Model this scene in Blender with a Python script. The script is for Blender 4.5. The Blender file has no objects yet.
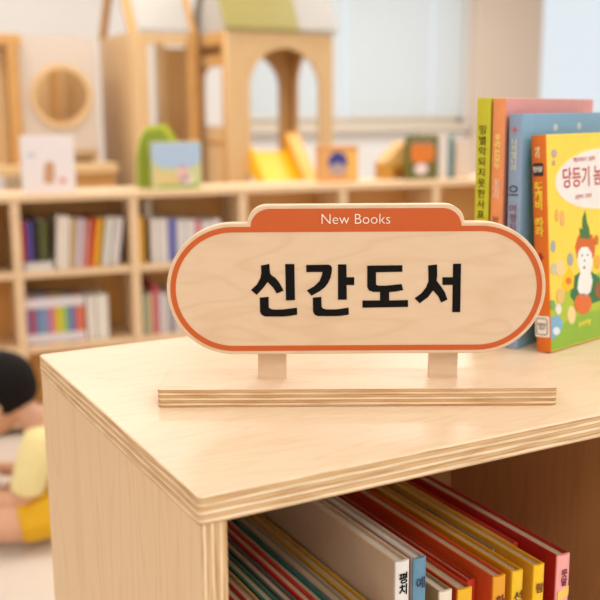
import bpy, bmesh, math, random
from mathutils import Vector, Matrix
random.seed(7)
R = math.radians
scene = bpy.context.scene
COL = scene.collection

# ------------------------------------------------------------------ camera
CAM_H = 1.02
FPX = 965.47
PITCH, YAW, ROLL = 0.19568889, 0.49562252, -0.00545389
fw = Vector((math.sin(YAW)*math.cos(PITCH), math.cos(YAW)*math.cos(PITCH), -math.sin(PITCH)))
rt0 = Vector((math.cos(YAW), -math.sin(YAW), 0)); up0 = rt0.cross(fw)
rt = rt0*math.cos(ROLL) + up0*math.sin(ROLL)
up = -rt0*math.sin(ROLL) + up0*math.cos(ROLL)
cd = bpy.data.cameras.new('camera'); cam = bpy.data.objects.new('camera', cd); COL.objects.link(cam)
cam.matrix_world = Matrix(((rt.x, up.x, -fw.x, 0), (rt.y, up.y, -fw.y, 0), (rt.z, up.z, -fw.z, CAM_H), (0, 0, 0, 1)))
cd.sensor_width = 36; cd.lens = FPX/600*36; cd.clip_start = .01; cd.clip_end = 200
cd.dof.use_dof = True; cd.dof.focus_distance = .73; cd.dof.aperture_fstop = 6.6
scene.camera = cam

# ------------------------------------------------------------------ world, lights, exposure
w = bpy.data.worlds.new('World'); scene.world = w; w.use_nodes = True
bg = w.node_tree.nodes['Background']; bg.inputs[0].default_value = (.86, .94, 1, 1); bg.inputs[1].default_value = .92
scene.view_settings.view_transform = 'Standard'; scene.view_settings.look = 'None'
scene.view_settings.exposure = 0.08; scene.view_settings.gamma = 1; scene.view_settings.use_curve_mapping = False
def area(name, loc, sx, sy, power, col=(1, .965, .925), rot=(0, 0, 0)):
    l = bpy.data.lights.new(name, 'AREA'); l.shape = 'RECTANGLE'; l.size = sx; l.size_y = sy; l.energy = power; l.color = col
    o = bpy.data.objects.new(name, l); o.location = loc; o.rotation_euler = rot; COL.objects.link(o); return o
for x, y, e in ((-.6, -1.7, 28), (1.9, -1.7, 28), (-.9, .2, 6), (1.6, .2, 12), (-.4, 2.6, 20), (2.4, 2.6, 38), (1.2, 5.0, 44), (4.2, 5.0, 52)):  # first two, behind the camera, are unseen fill added to brighten the sign
    area('ceiling_and_fill_lamp', (x, y, 2.66), 1.6, .9, e)

# ------------------------------------------------------------------ helpers
def ray(u, v):
    return fw + rt*((u-300)/FPX) - up*((v-300)/FPX)
CP = Vector((0, 0, CAM_H))
def at(u, v, y):                     # world point on the plane Y = y
    d = ray(u, v); return CP + d*(y/d.y)
def on_z(u, v, z):
    d = ray(u, v); return CP + d*((z-CAM_H)/d.z)
class Frame:                         # a place in the room with its own axes
    def __init__(s, o, rz):
        s.o = Vector(o); s.rz = rz
        s.m = Matrix.Translation(s.o) @ Matrix.Rotation(rz, 4, 'Z'); s.i = s.m.inverted()
    def pix(s, u, v, ly=0.0):        # local point on the local plane y = ly
        a = s.i @ CP; d = s.i.to_3x3() @ ray(u, v)
        return a + d*((ly-a.y)/d.y)
    def w(s, x, y, z): return s.m @ Vector((x, y, z))

def link(name, me, parent=None, mats=()):
    o = bpy.data.objects.new(name, me); COL.objects.link(o)
    for m in (mats if isinstance(mats, (list, tuple)) else [mats]): me.materials.append(m)
    if parent: o.parent = parent
    return o
def tag(o, label, cat, group=None):
    o['label'] = label; o['category'] = cat
    if group: o['group'] = group
    return o
def thing(name, label, cat, loc=(0, 0, 0), rz=0, group=None):
    o = bpy.data.objects.new(name, None); o.empty_display_size = .05; COL.objects.link(o)
    o.location = loc; o.rotation_euler = (0, 0, rz)
    return tag(o, label, cat, group)
def struct(o): o['kind'] = 'structure'; return o
def boxes(name, bl, mats, parent=None, bev=0, edge_axis=None):
    """bl: list of (x0,x1,y0,y1,z0,z1); edge_axis: thickness axis of plywood, faces across it get material 1"""
    bm = bmesh.new()
    for x0, x1, y0, y1, z0, z1 in bl:
        vs = [bm.verts.new((x, y, z)) for x in (x0, x1) for y in (y0, y1) for z in (z0, z1)]
        for f in ((0, 1, 3, 2), (4, 6, 7, 5), (0, 4, 5, 1), (2, 3, 7, 6), (0, 2, 6, 4), (1, 5, 7, 3)):
            bm.faces.new([vs[i] for i in f])
    bmesh.ops.recalc_face_normals(bm, faces=bm.faces)
    return finish(name, bm, mats, parent, bev, edge_axis)
def finish(name, bm, mats, parent=None, bev=0, edge_axis=None, smooth=False):
    me = bpy.data.meshes.new(name)
    bm.normal_update()
    if edge_axis is not None:
        for f in bm.faces: f.material_index = 1 if abs(f.normal[edge_axis]) < .6 else 0
    if smooth:
        for f in bm.faces: f.smooth = True
    bm.to_mesh(me); bm.free()
    o = link(name, me, parent, mats)
    if bev:
        b = o.modifiers.new('bevel', 'BEVEL'); b.width = bev; b.segments = 2; b.limit_method = 'ANGLE'; b.angle_limit = R(50)
    return o
def rrect(x0, x1, y0, y1, r, n=5):
    p = []
    for cx, cy, a in ((x1-r, y1-r, 0), (x0+r, y1-r, 90), (x0+r, y0+r, 180), (x1-r, y0+r, 270)):
        for k in range(n+1):
            t = R(a+90*k/n); p.append((cx+r*math.cos(t), cy+r*math.sin(t)))
    return p
def prism(name, pts, a0, a1, axis, mats, parent=None, bev=0, edge=False):
    """outline extruded along axis: 'z' pts=(x,y), 'y' pts=(x,z), 'x' pts=(y,z)"""
    def P(p, a):
        return {'z': (p[0], p[1], a), 'y': (p[0], a, p[1]), 'x': (a, p[0], p[1])}[axis]
    bm = bmesh.new()
    A = [bm.verts.new(P(p, a0)) for p in pts]; B = [bm.verts.new(P(p, a1)) for p in pts]
    bm.faces.new(A); bm.faces.new(B); n = len(pts)
    for i in range(n): bm.faces.new((A[i], A[(i+1) % n], B[(i+1) % n], B[i]))
    bmesh.ops.recalc_face_normals(bm, faces=bm.faces)
    return finish(name, bm, mats, parent, bev, 'xyz'.index(axis) if edge else None)
def loops_mesh(name, loops, depth, y, mats, parent=None, bev=0.0, edge=False):
    """closed loops of (x,z), inner loops are holes; front face at local y, thickness depth behind it"""
    cu = bpy.data.curves.new(name, 'CURVE'); cu.dimensions = '2D'; cu.fill_mode = 'BOTH'
    cu.extrude = depth/2-bev; cu.bevel_depth = bev; cu.offset = -bev; cu.bevel_resolution = 1
    for lp in loops:
        sp = cu.splines.new('POLY'); sp.points.add(len(lp)-1); sp.use_cyclic_u = True
        for q, p in zip(sp.points, lp): q.co = (p[0], p[1], 0, 1)
    return curve_to_mesh(name, cu, Matrix.Translation((0, y+depth/2, 0)) @ Matrix.Rotation(R(90), 4, 'X'), mats, parent, edge)
def curve_to_mesh(name, cu, M, mats, parent, edge=False):
    t = bpy.data.objects.new('tmp', cu); COL.objects.link(t)
    dg = bpy.context.evaluated_depsgraph_get(); dg.update()
    me = bpy.data.meshes.new_from_object(t.evaluated_get(dg))
    bpy.data.objects.remove(t); bpy.data.curves.remove(cu)
    me.transform(M); me.materials.clear(); me.name = name
    o = link(name, me, parent, mats)
    if edge:
        for p in me.polygons: p.material_index = 1 if abs(p.normal.y) < .6 else 0
    else:
        for p in me.polygons: p.material_index = 0
    return o
def text(name, s, size, M, mat, parent, bold=0.0, ext=.0002, line=1.0, align='CENTER'):
    cu = bpy.data.curves.new(name, 'FONT'); cu.body = s; cu.size = size; cu.extrude = ext; cu.offset = bold
    cu.align_x = align; cu.align_y = 'CENTER'; cu.space_line = line; cu.resolution_u = 3
    return curve_to_mesh(name, cu, M, [mat], parent)
def ell(cx, cz, rx, rz, n=28, a0=0, a1=360):
    return [(cx+rx*math.cos(R(a0+(a1-a0)*k/n)), cz+rz*math.sin(R(a0+(a1-a0)*k/n))) for k in range(n)]
def new_mat(name, col, rough=.5, spec=.4):
    m = bpy.data.materials.new(name); m.use_nodes = True
    b = m.node_tree.nodes['Principled BSDF']
    b.inputs['Base Color'].default_value = (*col, 1); b.inputs['Roughness'].default_value = rough
    b.inputs['Specular IOR Level'].default_value = spec
    return m
def s2l(c): return tuple((x/255/12.92 if x/255 <= .04045 else ((x/255+.055)/1.055)**2.4) for x in c)
def paint(name, rgb, rough=.5, var=.06, scale=30, spec=.4):
    """plain colour with a faint mottled variation"""
    m = new_mat(name, s2l(rgb), rough, spec); nt = m.node_tree; b = nt.nodes['Principled BSDF']
    tc = nt.nodes.new('ShaderNodeTexCoord'); nz = nt.nodes.new('ShaderNodeTexNoise'); nz.inputs['Scale'].default_value = scale
    mx = nt.nodes.new('ShaderNodeMix'); mx.data_type = 'RGBA'
    c = s2l(rgb)
    mx.inputs['A'].default_value = (*[x*(1-var) for x in c], 1); mx.inputs['B'].default_value = (*[min(1, x*(1+var)) for x in c], 1)
    nt.links.new(tc.outputs['Object'], nz.inputs['Vector']); nt.links.new(nz.outputs['Fac'], mx.inputs['Factor'])
    nt.links.new(mx.outputs['Result'], b.inputs['Base Color'])
    return m
def wood(name, light, dark, sc=(1, 1, 1), rings=7, fine=90, rough=.42, amount=.55):
    """pale birch veneer: long soft figure plus fine fibres running along the axis with the small scale"""
    m = new_mat(name, s2l(light), rough, .35); nt = m.node_tree; b = nt.nodes['Principled BSDF']; L = nt.links.new
    tc = nt.nodes.new('ShaderNodeTexCoord'); mp = nt.nodes.new('ShaderNodeMapping'); mp.inputs['Scale'].default_value = sc
    L(tc.outputs['Object'], mp.inputs['Vector'])
    n1 = nt.nodes.new('ShaderNodeTexNoise'); n1.inputs['Scale'].default_value = rings; n1.inputs['Detail'].default_value = 2; n1.inputs['Distortion'].default_value = .3
    L(mp.outputs['Vector'], n1.inputs['Vector'])
    mu = nt.nodes.new('ShaderNodeMath'); mu.operation = 'MULTIPLY'; mu.inputs[1].default_value = 9; L(n1.outputs['Fac'], mu.inputs[0])
    fr = nt.nodes.new('ShaderNodeMath'); fr.operation = 'PINGPONG'; fr.inputs[1].default_value = .5; L(mu.outputs[0], fr.inputs[0])
    r1 = nt.nodes.new('ShaderNodeValToRGB'); r1.color_ramp.elements[0].position = 0; r1.color_ramp.elements[0].color = (1, 1, 1, 1)
    r1.color_ramp.elements[1].position = .22; r1.color_ramp.elements[1].color = (.18, .18, .18, 1); L(fr.outputs[0], r1.inputs['Fac'])
    n2 = nt.nodes.new('ShaderNodeTexNoise'); n2.inputs['Scale'].default_value = fine; n2.inputs['Detail'].default_value = 3
    L(mp.outputs['Vector'], n2.inputs['Vector'])
    ad = nt.nodes.new('ShaderNodeMath'); ad.operation = 'MULTIPLY_ADD'; ad.inputs[1].default_value = .45
    L(r1.outputs['Color'], ad.inputs[0]); 
    n2s = nt.nodes.new('ShaderNodeMath'); n2s.operation = 'MULTIPLY'; n2s.inputs[1].default_value = .55; L(n2.outputs['Fac'], n2s.inputs[0])
    L(n2s.outputs[0], ad.inputs[2])
    am = nt.nodes.new('ShaderNodeMath'); am.operation = 'MULTIPLY'; am.inputs[1].default_value = amount*1.6; am.use_clamp = True; L(ad.outputs[0], am.inputs[0])
    mx = nt.nodes.new('ShaderNodeMix'); mx.data_type = 'RGBA'
    mx.inputs['A'].default_value = (*s2l(light), 1); mx.inputs['B'].default_value = (*s2l(dark), 1)
    L(am.outputs[0], mx.inputs['Factor']); L(mx.outputs['Result'], b.inputs['Base Color'])
    return m
def ply(name, axis, period, off=0.0, pale=(240, 214, 178), tan=(218, 176, 126), line=(182, 132, 82)):
    """plywood edge: layers stacked along one local axis"""
    m = new_mat(name, s2l(pale), .55, .25); nt = m.node_tree; b = nt.nodes['Principled BSDF']; L = nt.links.new
    tc = nt.nodes.new('ShaderNodeTexCoord'); sp = nt.nodes.new('ShaderNodeSeparateXYZ'); L(tc.outputs['Object'], sp.inputs[0])
    a = nt.nodes.new('ShaderNodeMath'); a.operation = 'ADD'; a.inputs[1].default_value = off; L(sp.outputs[axis], a.inputs[0])
    d = nt.nodes.new('ShaderNodeMath'); d.operation = 'DIVIDE'; d.inputs[1].default_value = period; L(a.outputs[0], d.inputs[0])
    f = nt.nodes.new('ShaderNodeMath'); f.operation = 'FRACT'; L(d.outputs[0], f.inputs[0])
    cr = nt.nodes.new('ShaderNodeValToRGB'); e = cr.color_ramp.elements
    e[0].position = 0; e[0].color = (*s2l(tan), 1); e[1].position = 1; e[1].color = (*s2l(tan), 1)
    for pos, c in ((.40, tan), (.46, line), (.53, pale), (.90, pale), (.96, line)):
        x = e.new(pos); x.color = (*s2l(c), 1)
    L(f.outputs[0], cr.inputs['Fac'])
    nz = nt.nodes.new('ShaderNodeTexNoise'); nz.inputs['Scale'].default_value = 60; nz.inputs['Detail'].default_value = 3
    mp = nt.nodes.new('ShaderNodeMapping'); s = [.35, .35, .35]; s['XYZ'.index(axis)] = 7; mp.inputs['Scale'].default_value = s
    L(tc.outputs['Object'], mp.inputs['Vector']); L(mp.outputs['Vector'], nz.inputs['Vector'])
    rr = nt.nodes.new('ShaderNodeValToRGB'); rr.color_ramp.elements[0].position = .35; rr.color_ramp.elements[0].color = (.70, .58, .45, 1)
    rr.color_ramp.elements[1].position = .55; rr.color_ramp.elements[1].color = (1, 1, 1, 1); L(nz.outputs['Fac'], rr.inputs['Fac'])
    mx = nt.nodes.new('ShaderNodeMix'); mx.data_type = 'RGBA'; mx.blend_type = 'MULTIPLY'; mx.inputs['Factor'].default_value = .8
    L(cr.outputs['Color'], mx.inputs['A']); L(rr.outputs['Color'], mx.inputs['B']); L(mx.outputs['Result'], b.inputs['Base Color'])
    return m

BL, BD = (233, 200, 158), (216, 176, 128)
M = {}
M['top'] = wood('birch_top', (243, 219, 190), (228, 196, 156), (2.2, 14, 2), rings=2.2, fine=26, rough=.36)  # whitened: the window's reflection on the cabinet top is put into the colour
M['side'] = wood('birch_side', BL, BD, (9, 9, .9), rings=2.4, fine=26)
M['board'] = wood('birch_board', (231, 200, 166), (210, 170, 128), (2.0, 4, 7), rings=2.6, fine=26, amount=.42)
M['base'] = wood('birch_base', (241, 216, 186), (226, 192, 154), (2, 10, 6), rings=3, fine=40)
M['pale_edge'] = paint('pale_birch_edge', (243, 214, 182), .5, .04, 60)
M['ply_z'] = ply('plywood_edge_top', 'Z', .0054, .0004)
M['ply_x'] = ply('plywood_edge_side', 'X', .0054, .0002, pale=(234, 204, 164), tan=(216, 176, 128), line=(192, 146, 98))
M['ply_base'] = ply('plywood_edge_base', 'Z', .0041, .0003, tan=(212, 168, 118), line=(150, 100, 56))
M['inner'] = wood('birch_inner_shaded', (206, 152, 94), (184, 128, 72), (9, 9, .9), rings=2.4, fine=26)  # warmer, darker birch: the shade inside the cabinet is painted into it
M['shelf_wood'] = wood('bookcase_birch', (240, 208, 168), (224, 186, 142), (3, 3, 3), rings=3, fine=24)
M['shelf_back'] = wood('bookcase_back', (230, 176, 100), (216, 156, 82), (3, 3, 3), rings=3, fine=24)
M['house'] = wood('playhouse_ply', (222, 190, 144), (206, 168, 116), (4, 4, .9), rings=2, fine=18)
M['house_dark'] = wood('playhouse_wood_dark', (208, 160, 98), (190, 140, 78), (4, 4, .9), rings=2, fine=18)  # darker wood; paints the unlit rear of the arched house into its colour
M['white_panel'] = paint('cream_panel', (206, 192, 178), .5, .03, 4)
M['roof_pale'] = paint('pale_roof', (178, 173, 166), .5, .03, 5)
M['roof_green'] = paint('green_roof', (160, 148, 84), .5, .06, 5)
M['slide_yellow'] = paint('yellow_plastic', (250, 192, 20), .35, .04, 6)
M['slide_yellow_shaded'] = paint('yellow_plastic_shaded', (232, 164, 30), .35, .04, 6)  # deeper copy of the yellow, shade on the slide's side put into the colour
M['wall'] = paint('wall_paint', (238, 236, 234), .7, .02, 3)
M['pillar'] = paint('beige_pillar', (226, 208, 192), .7, .03, 3)
M['floor'] = paint('pale_floor', (226, 212, 198), .5, .05, 5)
M['ceiling'] = paint('ceiling_white', (240, 238, 234), .8, .02, 3)
M['frame'] = paint('window_frame', (226, 214, 196), .5, .03, 8)
M['orange'] = paint('orange_ink', (200, 88, 24), .45, .04, 200)
M['ink'] = paint('black_ink', (17, 13, 11), .7, .1, 200, .12)
M['cream_ink'] = paint('cream_ink', (250, 226, 200), .5, .02, 100)
M['pages'] = paint('page_block', (198, 178, 148), .8, .12, 400)
M['pages_white'] = paint('page_block_white', (228, 220, 206), .8, .08, 400)
M['skin'] = paint('skin', (222, 170, 138), .5, .05, 30)
M['hair'] = paint('black_hair', (22, 16, 14), .75, .3, 120, .15)
M['shirt'] = paint('pale_yellow_cotton', (240, 222, 160), .8, .05, 60)
M['shorts'] = paint('mustard_cotton', (232, 178, 30), .8, .08, 40)
_pc = {}
def C(*rgb):
    if rgb not in _pc: _pc[rgb] = paint('paint_%02x%02x%02x' % rgb, rgb, .42, .07, 60)
    return _pc[rgb]
glass = bpy.data.materials.new('window_glass'); glass.use_nodes = True
nt = glass.node_tree; nt.nodes.clear()
o_ = nt.nodes.new('ShaderNodeOutputMaterial'); t_ = nt.nodes.new('ShaderNodeBsdfTransparent'); g_ = nt.nodes.new('ShaderNodeBsdfGlossy')
g_.inputs['Roughness'].default_value = .02; x_ = nt.nodes.new('ShaderNodeMixShader'); x_.inputs[0].default_value = .06
nt.links.new(t_.outputs[0], x_.inputs[1]); nt.links.new(g_.outputs[0], x_.inputs[2]); nt.links.new(x_.outputs[0], o_.inputs[0])
blind = bpy.data.materials.new('blind_fabric'); blind.use_nodes = True
nt = blind.node_tree; nt.nodes.clear()
o_ = nt.nodes.new('ShaderNodeOutputMaterial'); t_ = nt.nodes.new('ShaderNodeBsdfTranslucent'); g_ = nt.nodes.new('ShaderNodeBsdfDiffuse')
t_.inputs[0].default_value = (.93, .955, .96, 1); g_.inputs[0].default_value = (.86, .88, .88, 1)
nz = nt.nodes.new('ShaderNodeTexNoise'); nz.inputs['Scale'].default_value = 3; mr = nt.nodes.new('ShaderNodeMapRange')
mr.inputs['To Min'].default_value = .38; mr.inputs['To Max'].default_value = .46
x_ = nt.nodes.new('ShaderNodeMixShader'); nt.links.new(nz.outputs['Fac'], mr.inputs['Value']); nt.links.new(mr.outputs[0], x_.inputs[0])
nt.links.new(t_.outputs[0], x_.inputs[1]); nt.links.new(g_.outputs[0], x_.inputs[2]); nt.links.new(x_.outputs[0], o_.inputs[0])

# ------------------------------------------------------------------ room shell
WY = 7.0; XL, XR, YF, ZC = -2.2, 9.0, -2.5, 2.7
struct(boxes('floor', [(XL, XR, YF, WY+.2, -.1, 0)], M['floor']))
struct(boxes('ceiling', [(XL, XR, YF, WY+.2, ZC, ZC+.1)], M['ceiling']))
struct(boxes('wall_left', [(XL-.15, XL, YF, WY+.2, 0, ZC)], M['wall']))
struct(boxes('wall_right', [(XR, XR+.15, YF, WY+.2, 0, ZC)], M['wall']))
sill = at(400, 124, WY).z
wx = [at(243, 100, WY).x, at(466, 100, WY).x, at(533, 100, WY).x, at(690, 100, WY).x]
HEAD = 2.4
struct(boxes('wall_back', [(XL, XR, WY, WY+.2, 0, sill), (XL, XR, WY, WY+.2, HEAD, ZC), (XL, wx[0], WY, WY+.2, sill, HEAD),
                           (wx[1], wx[2], WY, WY+.2, sill, HEAD), (wx[3], XR, WY, WY+.2, sill, HEAD)], M['wall']))
pz = struct(boxes('trim_1', [(wx[1]+.02, wx[2]-.02, WY-.12, WY, 0, ZC)], M['pillar'], bev=.01))
for i, (a, b) in enumerate(((wx[0], wx[1]), (wx[2], wx[3]))):
    wo = struct(boxes('window_%d' % (i+1), [(a, b, WY+.05, WY+.11, sill, sill+.06), (a, b, WY+.05, WY+.11, HEAD-.06, HEAD),
               (a, a+.06, WY+.05, WY+.11, sill, HEAD), (b-.06, b, WY+.05, WY+.11, sill, HEAD)], M['frame']))
    boxes('window_pane', [(a+.05, b-.05, WY+.075, WY+.083, sill+.05, HEAD-.05)], glass, wo)
    boxes('window_sill', [(a-.03, b+.03 if i else b, WY-.10, WY+.05, sill-.05, sill+.005)], M['frame'], wo, .006)
bx = [at(243, 60, WY).x+.03, at(345, 60, WY).x, at(349.5, 60, WY).x, at(432, 60, WY).x, at(435, 60, WY).x, wx[1]-.02]
for k, lab in enumerate(('white roller blind at the window behind the arched playhouse', 'wide white roller blind between the playhouse and the narrow blind',
                         'narrow white roller blind beside the beige pillar')):
    x0, x1 = bx[2*k], bx[2*k+1]
    t = thing('roller_blind', lab, 'blind', ((x0+x1)/2, WY+.02, sill), 0, 'roller blinds at the back window')
    h = (x1-x0)/2
    boxes('blind_fabric', [(-h, h, 0, .004, .07, HEAD-sill-.03)], blind, t)
    boxes('bottom_rail', [(-h, h, -.006, .012, .05, .08)], C(236, 232, 226), t, .003)
    boxes('cassette', [(-h, h, -.03, .03, HEAD-sill-.07, HEAD-sill-.002)], C(240, 238, 232), t, .006)

# ------------------------------------------------------------------ near birch cabinet
AX, AY, CD_, TT, CW = .2047, .5076, .394, .019, .975
ZT = CAM_H-.228
cab = thing('cabinet', 'birch plywood book cabinet in front with layered edges, carrying the orange framed sign', 'cabinet', (AX, AY, 0))
prism('cabinet_top', rrect(0, CW, 0, CD_, .004), ZT-TT, ZT, 'z', [M['top'], M['ply_z']], cab, .0014, True)
SH = ZT-.378                     # upper face of the middle shelf
i_ = .001
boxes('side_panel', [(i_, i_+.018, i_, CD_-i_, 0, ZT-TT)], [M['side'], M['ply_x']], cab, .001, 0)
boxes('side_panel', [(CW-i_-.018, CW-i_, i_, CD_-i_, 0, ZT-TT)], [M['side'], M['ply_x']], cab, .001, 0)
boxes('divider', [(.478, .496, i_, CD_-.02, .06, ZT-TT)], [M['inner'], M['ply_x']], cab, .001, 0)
boxes('shelf', [(i_+.018, .478, i_, CD_-.02, SH-.018, SH)], [M['top'], M['ply_z']], cab, .001, 2)
boxes('shelf', [(.496, CW-i_-.018, i_, CD_-.02, SH-.018, SH)], [M['top'], M['ply_z']], cab, .001, 2)
boxes('bottom_board', [(i_+.018, CW-i_-.018, i_, CD_-.02, .06, .078)], [M['top'], M['ply_z']], cab, .001, 2)
boxes('kick_board', [(i_+.018, CW-i_-.018, .03, .045, 0, .06)], M['side'], cab)
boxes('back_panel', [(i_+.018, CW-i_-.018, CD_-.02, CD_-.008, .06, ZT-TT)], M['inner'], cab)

# ------------------------------------------------------------------ sign
FLp = on_z(157, 390, ZT+.0143); FRp = on_z(557.8, 387.8, ZT+.0143)
SF = Frame((FLp.x, FLp.y, ZT), math.atan2(FRp.y-FLp.y, FRp.x-FLp.x))
BW, BDp, BH = (FRp-FLp).length, .061, .0143
sign = thing('tabletop_sign', 'wooden tabletop sign with an orange frame and big black Korean letters on the cabinet', 'sign', SF.o, SF.rz)
prism('base', rrect(0, BW, 0, BDp, .004), 0, BH, 'z', [M['base'], M['ply_base']], sign, .0009, True)
BY, BT = .018, .0115
def sp(u, v): p = SF.pix(u, v, BY); return (p.x, p.z)
for a, b in ((258, 286.5), (429, 457.5)):
    x0 = SF.pix(a, 370, BY+BT).x; x1 = SF.pix(b, 370, BY+BT).x
    boxes('post', [(x0, x1, BY+BT, BY+BT+.009, BH-.003, .075)], [M['board']], sign, .0006)
xl = sp(166.6, 288)[0]; xr = sp(545.8, 288)[0]
zb = sp(356, 353.8)[1]; zt = (sp(238, 223.2)[1]+sp(480, 222)[1])/2; ztab = sp(356, 204.6)[1]
tx0, tx1 = sp(247.5, 224)[0], sp(464.5, 224)[0]
def plate(d, tab=True, lip=0.0):
    r = (zt-zb)/2-d; zc = (zt+zb)/2; out = []
    cl, cr = xl+d+r, xr-d-r
    for k in range(33): t = R(90+180*k/32); out.append((cl+r*math.cos(t), zc+r*math.sin(t)))
    for k in range(33): t = R(-90+180*k/32); out.append((cr+r*math.cos(t), zc+r*math.sin(t)))
    if tab:
        tr = (ztab-d)-(zt-d); a = .0150
        for k in range(11): t = R(90*k/10); out.append((tx1-d*.8-a+a*math.cos(t), zt-d+tr*math.sin(t)))
        for k in range(11): t = R(90+90*k/10); out.append((tx0+d*.8+a+a*math.cos(t), zt-d+tr*math.sin(t)))
    return out
sboard = loops_mesh('sign_board', [plate(0)], BT, BY, [M['board'], M['pale_edge']], sign, .0008, True)
loops_mesh('orange_frame', [plate(.0029), plate(.0070, False)], .0006, BY-.0004, [M['orange']], sboard)
def vt(x, y, z, rz=0): return Matrix.Translation((x, y, z)) @ Matrix.Rotation(rz, 4, 'Z') @ Matrix.Rotation(R(90), 4, 'X')
cN = sp(355.6, 219.3)
nb = text('english_lettering', 'New Books', .01135, vt(cN[0], BY-.0008, cN[1]), M['cream_ink'], sboard, -.00012, .0003)
def glyph(o, polys):
    return [[sp(o[0]+x/5, o[1]+y/5) for x, y in p] for p in polys]
G1, G2 = (240, 250), (350, 250)
letters = [
 glyph(G1, [[(105, 78), (147, 69), (150, 115), (158, 126), (178, 140), (197, 163), (218, 203), (184, 217), (165, 187), (138, 160), (120, 185), (84, 224), (55, 200), (85, 172), (102, 140), (107, 115)],
            [(226, 70), (272, 70), (275, 250), (230, 252)],
            [(99, 238), (143, 234), (144, 286), (152, 294), (170, 298), (215, 297), (285, 288), (286, 322), (250, 329), (215, 332), (125, 332), (108, 323), (100, 308)]]),
 glyph(G1, [[(331, 75), (442, 73), (455, 78), (460, 90), (459, 110), (452, 140), (440, 165), (424, 186), (400, 205), (358, 228), (334, 202), (370, 182), (398, 155), (410, 125), (412, 109), (332, 110)],
            [(490, 72), (532, 72), (533, 136), (571, 136), (571, 175), (533, 175), (534, 248), (490, 248)],
            [(364, 238), (407, 234), (408, 283), (415, 292), (432, 297), (480, 297), (543, 288), (544, 322), (510, 328), (480, 330), (390, 330), (372, 322), (365, 305)]]),
 glyph(G2, [[(86, 78), (262, 76), (262, 108), (130, 111), (130, 172), (140, 178), (180, 178), (258, 170), (266, 200), (230, 207), (196, 210), (196, 252), (290, 250), (290, 284), (62, 288), (62, 252), (150, 252), (150, 209), (115, 209), (94, 201), (86, 185)]]),
 glyph(G2, [[(390, 78), (435, 72), (436, 130), (433, 152), (455, 182), (474, 210), (487, 247), (455, 262), (440, 230), (415, 202), (390, 235), (348, 266), (323, 241), (355, 218), (380, 187), (392, 155), (392, 120)],
            [(515, 69), (555, 68), (551, 310), (511, 310), (513, 174), (462, 174), (462, 136), (514, 136)]])]
for lp in letters: loops_mesh('korean_letter', lp, .0007, BY-.0005, [M['ink']], sboard)

# ------------------------------------------------------------------ books
def book(name, label, t, d, h, cover, pages, loc, rot=(0, 0, 0), spine=None, left=None, group=None, cat='book', bt=.0018, back=None):
    """spine at local y=0 facing -y, thickness along x, origin under the spine's middle"""
    o = thing(name, label, cat, loc, 0, group); o.rotation_euler = rot
    bm = bmesh.new(); hx = t/2
    def bxx(x0, x1, y0, y1, z0, z1, mi):
        vs = [bm.verts.new((x, y, z)) for x in (x0, x1) for y in (y0, y1) for z in (z0, z1)]
        for f in ((0, 1, 3, 2), (4, 6, 7, 5), (0, 4, 5, 1), (2, 3, 7, 6), (0, 2, 6, 4), (1, 5, 7, 3)):
            fc = bm.faces.new([vs[i] for i in f]); fc.material_index = mi
    bxx(-hx, -hx+bt, bt, d, 0, h, 1); bxx(hx-bt, hx, bt, d, 0, h, 0)
    n = 6; pr = []
    for k in range(n+1):                          # slightly rounded spine
        x = -hx+t*k/n; pr.append((x, -min(.0015, t*.12)*(1-(2*k/n-1)**2)))
    pr += [(hx, bt), (-hx, bt)]
    A = [bm.verts.new((x, y, 0)) for x, y in pr]; B = [bm.verts.new((x, y, h)) for x, y in pr]
    for q in (bm.faces.new(A), bm.faces.new(B)): q.material_index = 2
    for k in range(len(pr)):
        j = (k+1) % len(pr); q = bm.faces.new((A[k], A[j], B[j], B[k])); q.material_index = 2
    bmesh.ops.recalc_face_normals(bm, faces=bm.faces)
    finish('cover', bm, [cover, left or cover, spine or cover], o, .0004)
    boxes('page_block', [(-hx+bt, hx-bt, bt+.0005, d-.004, .003, h-.003)], pages, o)
    return o
def cvr(o):
    return [c for c in o.children if c.name.startswith('cover')][0]
def stack_text(o, s, size, zc, mat, line=1.0, x=0, name='title', bold=0, yo=.0019):
    o = cvr(o)
    return text(name, '\n'.join(s), size, vt(x, -yo, zc), mat, o, bold, .0001, line)

# --- four books standing on the cabinet top
P0 = on_z(550.5, 353.8, ZT); Bf = on_z(517, 349.5, ZT)
def standing(name, label, P, th, t, d, h, cover, spine, lean=0, group='books standing on the cabinet', left=None):
    e1 = Vector((math.cos(R(th)), math.sin(R(th)), 0)); n = Vector((-math.sin(R(th)), math.cos(R(th)), 0))
    o = book(name, label, t, d, h, cover, M['pages_white'], P+n*(t/2)+Vector((0, 0, t/2*math.sin(R(lean)))), (0, -R(lean), R(th-90)), spine, left, group)
    return o
yel = standing('picture_book', 'yellow picture book with an orange spine and a white oval title, nearest on the cabinet', P0, 14, .0150, .205, .2030, C(246, 213, 78), C(222, 112, 28), 4.6)
n26 = Vector((-math.sin(R(25)), math.cos(R(25)), 0)); n30 = Vector((-math.sin(R(28)), math.cos(R(28)), 0))
e26 = Vector((math.cos(R(26)), math.sin(R(26)), 0))
blu = standing('picture_book', 'light blue picture book standing just behind the yellow one on the cabinet', Bf, 22, .0130, .225, .2222, C(134, 172, 198), C(142, 162, 188), 1)
pnk = standing('picture_book', 'pink covered picture book with an orange spine between green and blue books', Bf+n26*.0190, 27, .0125, .252, .2365, C(232, 158, 150), C(238, 150, 92), .4)
grn = standing('picture_book', 'lime green picture book with dark Korean letters on its spine, farthest left on the cabinet', Bf+n26*.0190+n30*.0146, 28, .0140, .215, .2370, C(200, 196, 44), C(202, 194, 40), .3)
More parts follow.
